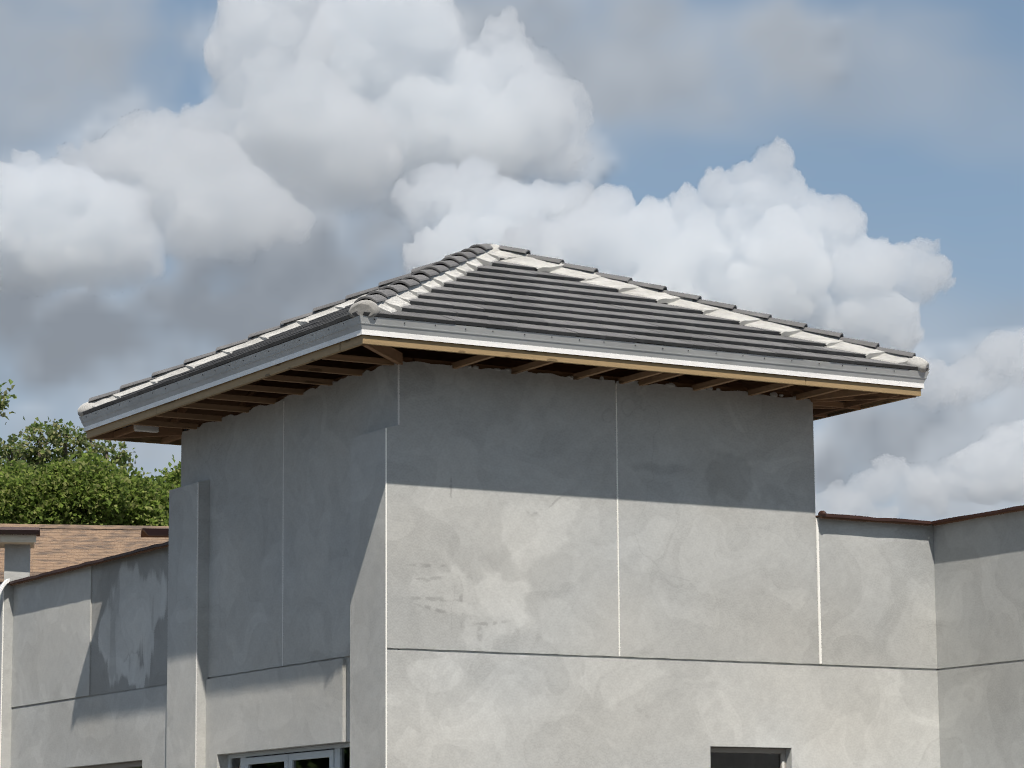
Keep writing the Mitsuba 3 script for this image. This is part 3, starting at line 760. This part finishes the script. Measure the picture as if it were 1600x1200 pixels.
OB, ZB = 0.80, 6.637
for face, cuts in (('front', (0, 0.775, 1)), ('left', (0, 0.29, 0.93, 1)), ('right', (0, 0.5, 1)), ('rear', (0, 0.5, 1))):
    for t0, t1 in zip(cuts[:-1], cuts[1:]):
        g0, g1 = (0.0008 if t0 > 0 else 0), (0.0008 if t1 < 1 else 0)
        j = rng.uniform(-0.003, 0.003)
        put(f'{R}__fascia_board', eave_piece(face, [(OB - 0.038, ZB + j), (OB, ZB + j), (OB, ZB + 0.110), (OB - 0.038, ZB + 0.110)], t0 + g0, t1 - g1), 'pine_x' if face in ('front', 'rear') else 'pine_y')
    put(f'{R}__drip_flange', eave_piece(face, [(OB + 0.018, 6.716), (OB + 0.024, 6.716), (OB + 0.024, 6.764), (OB + 0.018, 6.764)], 0, 1), 'flange_metal')
    put(f'{R}__eave_closure', eave_piece(face, [(OB + 0.005, 6.765), (OB + 0.022, 6.765), (OB + 0.066, 6.884), (OB + 0.040, 6.884)], 0, 1), 'closure_metal')
    put(f'{R}__closure_seam', eave_piece(face, [(OB + 0.026, 6.812), (OB + 0.044, 6.812), (OB + 0.048, 6.820), (OB + 0.032, 6.820)], 0, 1), 'closure_metal')
scr = []
for face in ('front', 'left'):
    ln = (W if face == 'front' else D) + 2 * OB
    for i in range(int(ln / 0.31)):
        tt = (0.16 + i * 0.31 + rng.uniform(-0.03, 0.03)) / ln
        o = OB + 0.058
        p = {'front': (-o + (W + 2 * o) * tt, -o), 'left': (-o, D + o - (D + 2 * o) * tt)}[face]
        m = trimesh.creation.icosphere(1, 0.0065)
        m.apply_translation((*p, 6.860 + rng.uniform(-0.004, 0.004)))
        scr.append(m)
k = put(f'{R}__screw', cat(scr), 'screw_steel')
labels[k] = {'kind': 'stuff'}

# framing under the eave: level lookouts from wall to fascia, sloped rafters above them
def lookouts(face, xs):
    for x in xs:
        x += rng.uniform(-0.02, 0.02)
        hs = 0.19
        if face == 'front':
            a, b, c, d = (x, 0.03, 6.662), (x, -OB + 0.04, 6.662), (x, 0.3, 6.76 + 0.47 * 1.06), (x, -OB + 0.04, 6.73)
        elif face == 'left':
            a, b, c, d = (0.03, x, 6.662), (-OB + 0.04, x, 6.662), (0.3, x, 6.76 + 0.47 * 1.06), (-OB + 0.04, x, 6.73)
        elif face == 'right':
            a, b, c, d = (W - 0.03, x, 6.662), (W + OB - 0.04, x, 6.662), (W - 0.3, x, 7.25), (W + OB - 0.04, x, 6.73)
        else:
            a, b, c, d = (x, D - 0.03, 6.662), (x, D + OB - 0.04, 6.662), (x, D - 0.3, 7.25), (x, D + OB - 0.04, 6.73)
        y = 'x' if face in ('left', 'right') else 'y'
        put(f'{R}__lookout', bar(a, b, 0.045, 0.055), f'lookout_{y}')
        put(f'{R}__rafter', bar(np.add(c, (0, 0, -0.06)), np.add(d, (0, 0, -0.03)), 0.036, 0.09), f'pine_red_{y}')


lookouts('front', [0.62, 1.30, 1.98, 2.55, 2.78, 3.42, 4.10, 4.70])
lookouts('left', [0.10 + 0.66 * i for i in range(8)])
lookouts('right', [0.2, 0.8, 1.5, 2.1, 2.7, 3.3, 3.9, 4.5, 5.0])
lookouts('rear', [0.1, 0.8, 1.4, 2.0, 2.6, 3.2, 3.8, 4.4])
for (x0, y0), (x1, y1) in (((0, 0), (-OB, -OB)), ((W, 0), (W + OB, -OB)), ((0, D), (-OB, D + OB)), ((W, D), (W + OB, D + OB))):
    e = 0.95
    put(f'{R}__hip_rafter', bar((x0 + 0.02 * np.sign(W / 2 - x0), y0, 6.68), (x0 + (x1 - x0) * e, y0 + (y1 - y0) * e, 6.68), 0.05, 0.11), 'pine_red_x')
put(f'{R}__lookout', bar((W - 0.02, 0.02, 6.672), (W + 0.30, -OB + 0.05, 6.672), 0.05, 0.06), 'lookout_x')
put(f'{R}__lookout', bar((W, 0.55, 6.672), (W + 0.56, 0.30, 6.672), 0.05, 0.06), 'lookout_x')
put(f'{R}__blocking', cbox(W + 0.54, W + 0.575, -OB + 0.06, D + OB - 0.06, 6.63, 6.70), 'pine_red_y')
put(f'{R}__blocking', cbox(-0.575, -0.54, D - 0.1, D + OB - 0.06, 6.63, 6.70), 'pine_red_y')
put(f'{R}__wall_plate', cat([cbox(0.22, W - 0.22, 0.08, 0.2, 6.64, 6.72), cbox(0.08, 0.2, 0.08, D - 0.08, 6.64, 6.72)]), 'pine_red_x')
# housewrap left round one lookout near the far left corner
k = put(f'{R}__housewrap', rough(cbox(-0.60, -0.32, 4.985, 5.055, 6.618, 6.735, 0.01).subdivide().subdivide(), 0.008, 15, 2), 'paper_white', True)
labels[k] = {'label': 'white scrap of housewrap wrapped round a lookout'}
lm = []
for i in range(26):
    x = rng.uniform(0.6, W - 0.1)
    m = trimesh.creation.icosphere(2, 1.0)
    m.apply_scale((rng.uniform(0.02, 0.07), 0.02, rng.uniform(0.01, 0.03)))
    m.apply_translation((x, 0.012, 6.665 + rng.uniform(-0.01, 0.01)))
    lm.append(rough(m, 0.008, 40, i))
k = put(f'{tw0}__mortar_lump', cat(lm), 'stucco', True)
labels[k] = {'kind': 'stuff'}

# ------------------------------------------------------------------ house behind, with a brown shingle roof
H = 'shingled_house'
tag(H, label='house behind the left wing with a long brown shingle roof', category='house')
RA, RB = np.array([4.05, 21.505, 7.60]), np.array([6.645, 20.448, 7.585])     # two points on the ridge
ht = (RB - RA) / np.linalg.norm(RB - RA)
hn = np.cross(ht, (0, 0, 1.0))
hn /= np.linalg.norm(hn)                                                     # towards the camera
PIT = math.radians(25)
hs = hn * math.cos(PIT) - np.array([0, 0, 1.0]) * math.sin(PIT)              # down the near slope
hs2 = -hn * math.cos(PIT) - np.array([0, 0, 1.0]) * math.sin(PIT)
hup = np.cross(hs, ht)
hup *= np.sign(hup[2])
ridge0, ridge1, slope = RA - ht * 9, RA + ht * 12, 4.2


def shingle_fn(p, n, uv):
    x, y, z = lump(p)
    a, b = x * float(ht[0]) + y * float(ht[1]), z * 2.2
    u = a + 0.25 * (noise(a * 3, b * 6, 1.0) - 0.5)
    k = 0.55 * fbm(u * 2.6, b * 6.5, 2.0, 3) + 0.45 * noise(u * 9, b * 15, 5.0)
    w = fbm(u * 0.5, b * 0.8, 9.0, 2)
    g = 0.90 + 0.2 * noise(x * 60, y * 60, z * 60)
    c = mix(mi.Color3f(0.118, 0.094, 0.078), mi.Color3f(0.228, 0.164, 0.116), smoothstep(0.30, 0.66, 0.8 * k + 0.25 * w))
    return c * g


mat('shingle', principled(proc(shingle_fn), 0.92, 0.15))
m = hull([p + q for p in (ridge0, ridge1) for q in (np.zeros(3), hs * slope, hs2 * slope, hs * slope - (0, 0, 0.1), hs2 * slope - (0, 0, 0.1))])
HR = put(f'{H}__roof', m, 'brown_wood')
vs, fs = [], []
r2 = random.Random(3)
for c in range(int(slope / 0.142)):
    d0 = 0.06 + c * 0.142
    x = r2.uniform(-0.3, 0)
    while x < 21:
        wv = r2.uniform(0.07, 0.15)
        e = r2.uniform(-0.015, 0.015)
        p0 = ridge0 + ht * x
        b = len(vs)
        for tt in (0.001, wv - 0.001):
            for dd, h in ((d0 - 0.03, 0.004), (d0 + 0.142 + e, 0.010), (d0 + 0.142 + e, 0.002)):
                vs.append(p0 + ht * tt + hs * dd + hup * h)
        fs += [(b, b + 1, b + 4), (b, b + 4, b + 3), (b + 1, b + 2, b + 5), (b + 1, b + 5, b + 4), (b, b + 2, b + 1), (b + 3, b + 4, b + 5)]
        x += wv
k = put(f'{HR}__shingles', trimesh.Trimesh(vs, fs, process=False), 'shingle')
labels[k] = {'kind': 'stuff'}
vs = [p + q for p in (ridge0, ridge1) for q in (hs * 0.16 + hup * 0.022, np.array([0, 0, 0.035]), hs2 * 0.16 + np.array([0, 0, 0.02]))]
m = trimesh.Trimesh(vs, [(0, 1, 4), (0, 4, 3), (1, 2, 5), (1, 5, 4)], process=False)
put(f'{HR}__ridge_cap', m, 'shingle')
wa = [p + q - (0, 0, 0.1) for p in (ridge0 + ht * 0.4, ridge1 - ht * 0.4) for q in (hs * (slope - 0.6), hs2 * (slope - 0.6))]
put(f'{H}__wall', hull([*wa, *(np.array([p[0], p[1], 0.0]) for p in wa)]), 'stucco')

# two small porches of that house: a gutter, a pale soffit and a stucco pier under each
for i, (px0, px1, pier) in enumerate((((1.2, 18.35), (3.20, 17.55), ((2.71, 17.73), (3.07, 17.60))), ((4.63, 16.97), (7.2, 15.93), ((5.2, 16.75), (5.6, 16.6))))):
    a, b = np.array(px0), np.array(px1)
    tq = (b - a) / np.linalg.norm(b - a)
    nq = np.array([tq[1], -tq[0]])
    q = lambda s_, d_, z_: (*(a + tq * s_ + nq * d_), z_)
    Ln = np.linalg.norm(b - a)
    zg = 7.075
    P0 = put(f'{H}__porch', hull([q(s_, d_, z_) for s_ in (0, Ln) for d_, z_ in ((0.0, zg - 0.005), (0.0, zg + 0.015), (-0.9, zg + 0.09), (-0.9, zg - 0.005))]), 'brown_wood')
    sh = trimesh.Trimesh([q(s_, d_, z_) for s_ in (0, Ln) for d_, z_ in ((0.02, zg + 0.022), (-0.9, zg + 0.105))], [(0, 2, 3), (0, 3, 1)], process=False)
    put(f'{P0}__shingle_sheet', sh, 'shingle')
    put(f'{P0}__gutter', hull([q(s_, d_, z_) for s_ in ((0.0, Ln) if i else (0.0, Ln)) for d_, z_ in ((0.0, zg + 0.01), (0.13, zg + 0.015), (0.14, zg - 0.03), (0.07, zg - 0.085), (0.0, zg - 0.085)) if not (i and s_ == 0.0 and z_ < zg)] + ([q(0.10, 0.07, zg - 0.085), q(0.10, 0.0, zg - 0.085)] if i else [])), 'maroon_metal')
    if i == 0:
        put(f'{P0}__fascia', hull([q(s_, d_, z_) for s_ in (0.02, Ln - 0.05) for d_, z_ in ((-0.03, zg - 0.02), (0.0, zg - 0.02), (0.0, zg - 0.20), (-0.03, zg - 0.20))]), 'soffit_cream')
        put(f'{P0}__soffit', hull([q(s_, d_, z_) for s_ in (0.02, Ln - 0.08) for d_, z_ in ((-0.04, zg - 0.17), (-0.8, zg - 0.17), (-0.04, zg - 0.20), (-0.8, zg - 0.20))]), 'soffit_cream')
    (ax, ay), (bx, by) = pier
    pq = [(ax + nq[0] * k_, ay + nq[1] * k_) for k_ in (-0.30, -0.75)] + [(bx + nq[0] * k_, by + nq[1] * k_) for k_ in (-0.30, -0.75)]
    put(f'{P0}__pier', hull([(x, y, z) for x, y in pq for z in (0.0, zg - 0.20)]), 'stucco')

# ------------------------------------------------------------------ trees
def leaf_mat(key):
    scene[key] = {'type': 'principledthin', 'base_color': {'type': 'mesh_attribute', 'name': 'vertex_color'}, 'roughness': 0.5, 'diff_trans': 1.0, 'eta': 1.4}


leaf_mat('leaf')
mat('bark', principled(proc(wood_fn((0.15, 0.135, 0.115), 'x')), 0.9, 0.1))


def tube(path, radii, sides=6):
    p = np.asarray(path, float)
    t = np.gradient(p, axis=0)
    t /= np.linalg.norm(t, axis=1, keepdims=True) + 1e-12
    a = np.cross(t, np.where(np.abs(t[:, 2:]) < 0.9, [0, 0, 1.0], [1.0, 0, 0]))
    a /= np.linalg.norm(a, axis=1, keepdims=True) + 1e-12
    b, ang = np.cross(t, a), np.arange(sides) * 2 * np.pi / sides
    v = p[:, None] + np.asarray(radii)[:, None, None] * (np.cos(ang)[None, :, None] * a[:, None] + np.sin(ang)[None, :, None] * b[:, None])
    i, j = np.meshgrid(np.arange(len(p) - 1), np.arange(sides), indexing='ij')
    q = np.stack([i * sides + j, i * sides + (j + 1) % sides, (i + 1) * sides + (j + 1) % sides, (i + 1) * sides + j], -1).reshape(-1, 4)
    return trimesh.Trimesh(v.reshape(-1, 3), np.vstack([q[:, [0, 1, 2]], q[:, [0, 2, 3]]]), process=False)


def leaves(points, nrng, size, spread, per, palette, outward):
    """Folded four-sided leaves scattered round twig ends."""
    n = len(points) * per
    c = np.repeat(points, per, 0) + nrng.normal(0, spread, (n, 3)) * (1, 1, 0.75)
    d = nrng.normal(0, 1, (n, 3)) + 0.9 * np.repeat(outward, per, 0)
    d /= np.linalg.norm(d, axis=1, keepdims=True)
    u = nrng.normal(0, 1, (n, 3)) + (0, 0, 0.9)
    nn = u - (u * d).sum(1, keepdims=True) * d
    nn /= np.linalg.norm(nn, axis=1, keepdims=True)
    w = np.cross(d, nn)
    L = size * nrng.uniform(0.7, 1.3, (n, 1))
    wd = L * nrng.uniform(0.32, 0.45, (n, 1))
    v = np.stack([c, c + d * L * 0.5 + w * wd + nn * wd * 0.35, c + d * L - nn * L * 0.12, c + d * L * 0.5 - w * wd + nn * wd * 0.35], 1)
    idx = np.arange(n)[:, None] * 4
    f = np.vstack([idx + [0, 1, 2], idx + [0, 2, 3]])
    col = np.array(palette)[nrng.integers(0, len(palette), n)] * nrng.uniform(0.75, 1.2, (n, 1))
    return trimesh.Trimesh(v.reshape(-1, 3), f, process=False), np.repeat(col, 4, 0)


def tree(name, x, y, h, puffs, seed, size, spread, per, twigs, palette, label, group=None):
    """puffs: (dx, dy, z, rx, rz) masses of foliage, each fed by its own limb."""
    nrng = np.random.default_rng(seed)
    wood, pts, outs = [], [], []
    base = np.array([x, y, 0.0])
    fork = base + (nrng.normal(0, 0.2), nrng.normal(0, 0.2), h * 0.42)
    wood.append(tube([base, base + (0.05, 0, 1), (base + fork) / 2 + (0.1, 0, 0.4), fork], [0.30, 0.24, 0.2, 0.17], 8))
    for dx, dy, z, rx, rz in puffs:
        c = np.array([x + dx, y + dy, z])
        mid = (fork + c) / 2 + nrng.normal(0, 0.25, 3)
        wood.append(tube([fork, mid, c + (0, 0, -rz * 0.3), c + (0, 0, rz * 0.4)], [0.12, 0.085, 0.05, 0.02]))
        k = max(4, int(twigs * rx * rx * rz * 3))
        q = nrng.normal(0, 1, (k, 3))
        q /= np.linalg.norm(q, axis=1, keepdims=True)
        rad = nrng.uniform(0.25, 1.0, (k, 1)) ** 0.45
        lumpy = 0.72 + 0.5 * meshkit.noise(q * 2.2 + seed, seed)[:, None]
        e = c + q * rad * lumpy * (rx, rx, rz)
        pts.append(e)
        outs.append(q)
        for i in range(0, k, 5):
            wood.append(tube([c + nrng.normal(0, 0.12, 3), c + (e[i] - c) * 0.5 + nrng.normal(0, 0.06, 3), e[i]], [0.020, 0.012, 0.005], 4))
    put(f'{name}__trunk', cat(wood), 'bark', True)
    m, col = leaves(np.vstack(pts), nrng, size, spread, per, palette, np.vstack(outs))
    put(f'{name}__crown', m, 'leaf', color=col)
    tag(name, label=label, category='tree', **({'group': group} if group else {}))


DARKG = [(0.055, 0.085, 0.030), (0.07, 0.105, 0.036), (0.085, 0.115, 0.045), (0.06, 0.08, 0.04), (0.115, 0.13, 0.06), (0.13, 0.14, 0.08)]
MIDG = [(0.085, 0.135, 0.030), (0.105, 0.160, 0.036), (0.07, 0.11, 0.028), (0.13, 0.175, 0.05), (0.15, 0.18, 0.07), (0.055, 0.085, 0.026)]
DARKG, MIDG = [(2.6 * a, 2.45 * b, 2.3 * c) for a, b, c in DARKG], [(2.3 * a, 2.1 * b, 2.1 * c) for a, b, c in MIDG]
# x, y, height; masses of foliage (offsets across and away, height, radius, half height)
tree('leafy_tree', 10.04, 36.35, 10.6, [(-1.0, 0, 9.7, 0.9, 0.8), (0.0, -0.3, 9.9, 1.0, 0.85), (0.9, 0.2, 9.8, 0.9, 0.8), (0.3, 0.8, 9.3, 1.2, 0.9)], 11, 0.115, 0.13, 30, 125, MIDG, 'dense bright green tree above the left end of the brown shingle roof')
tree('leafy_tree_001', 10.69, 35.02, 10.8, [(-0.8, 0, 9.75, 0.85, 0.75), (0.1, -0.3, 10.0, 0.95, 0.8), (0.9, 0.2, 9.8, 0.9, 0.75), (0.2, 0.9, 9.3, 1.2, 0.9)], 12, 0.115, 0.13, 30, 125, MIDG, 'dense bright green tree standing below the tall sparse tree')
tree('leafy_tree_002', 12.09, 35.52, 10.4, [(-0.8, 0, 9.65, 0.85, 0.75), (0.1, -0.3, 9.8, 0.9, 0.75), (0.9, 0.2, 9.75, 0.85, 0.7), (0.2, 0.9, 9.3, 1.2, 0.9)], 13, 0.115, 0.13, 30, 125, MIDG, 'dense bright green tree under the open gap of sky left of the tower')
tree('leafy_tree_003', 13.45, 36.03, 11.0, [(-0.6, 0, 9.8, 0.75, 0.75), (0.2, -0.2, 10.2, 0.7, 0.65), (0.9, 0.3, 10.4, 0.8, 0.75), (0.2, 0.9, 9.4, 1.2, 0.9)], 14, 0.115, 0.13, 28, 120, MIDG, 'green tree half hidden by the tower, rising beside its far pilaster')
tree('open_tree', 12.20, 39.80, 12.3, [(-0.35, 0, 12.0, 0.55, 0.42), (0.35, 0.2, 12.05, 0.5, 0.40), (0.9, 0, 11.95, 0.42, 0.36), (-0.7, 0.1, 11.4, 0.55, 0.5), (0.0, 0.3, 11.3, 0.6, 0.45), (0.6, 0, 11.3, 0.5, 0.4), (1.35, 0.1, 11.75, 0.45, 0.33), (1.75, 0.0, 11.6, 0.32, 0.2), (1.2, 0.2, 11.15, 0.35, 0.25), (-0.3, 0.1, 10.7, 0.9, 0.6), (0.8, 0.2, 10.6, 0.8, 0.5)], 21, 0.125, 0.12, 16, 68, DARKG, 'tall open-crowned tree with sky showing through, left of the tower eave')
tree('open_tree_001', 10.83, 39.26, 11.9, [(0.05, 0, 11.4, 0.36, 0.55), (0.1, 0.2, 10.8, 0.5, 0.5), (-0.2, 0.2, 10.3, 0.6, 0.5)], 22, 0.125, 0.12, 20, 80, DARKG, 'narrow dark green tree at the left edge, beside the tall open-crowned one')
tree('open_tree_002', 7.68, 32.96, 12.3, [(0.0, 0, 11.55, 0.7, 0.33), (0.45, 0, 11.75, 0.33, 0.25), (-0.7, 0.3, 11.7, 0.7, 0.5), (-0.3, 0.5, 11.0, 0.8, 0.5)], 23, 0.125, 0.12, 18, 80, DARKG, 'tree whose branch tip reaches in at the left edge, highest of the foliage')

# dark-leaved trees out of view, added to darken the panes and block low sky
for i, (x, y, h) in enumerate(((-31, 36, 8.5), (-25, 38, 9.0), (-19.5, 37, 8.2), (-14, 40, 9.2), (-9, 43, 8.8), (14, -37, 8.4), (20, -39, 9.0), (26, -38, 8.6), (32, -36, 9.2), (38, -33, 8.7), (-36, 10, 10.5), (-40, 0, 11.2), (-43, -10, 10.4), (-44, -22, 11.0), (-40, -34, 10.8), (-34, -46, 11.3), (-24, -54, 10.6), (-12, -58, 11.4), (0, -56, 10.9), (44, -24, 10.2))):
    far = [(-1.6, 0, h * 0.55, 1.9, 1.9), (1.5, 0.3, h * 0.6, 1.9, 2.0), (0, 0.2, h * 0.78, 1.9, 1.7), (0, -0.4, h * 0.30, 2.6, 2.2)]
    tree('added_tree' + (f'_{i:03d}' if i else ''), x, y, h, far, 40 + i, 0.42, 0.3, 8, 16, [(0.05, 0.085, 0.03), (0.065, 0.10, 0.035), (0.04, 0.07, 0.025)], 'unseen broad green tree added to darken the panes and block low sky', 'unseen trees added across the lot')
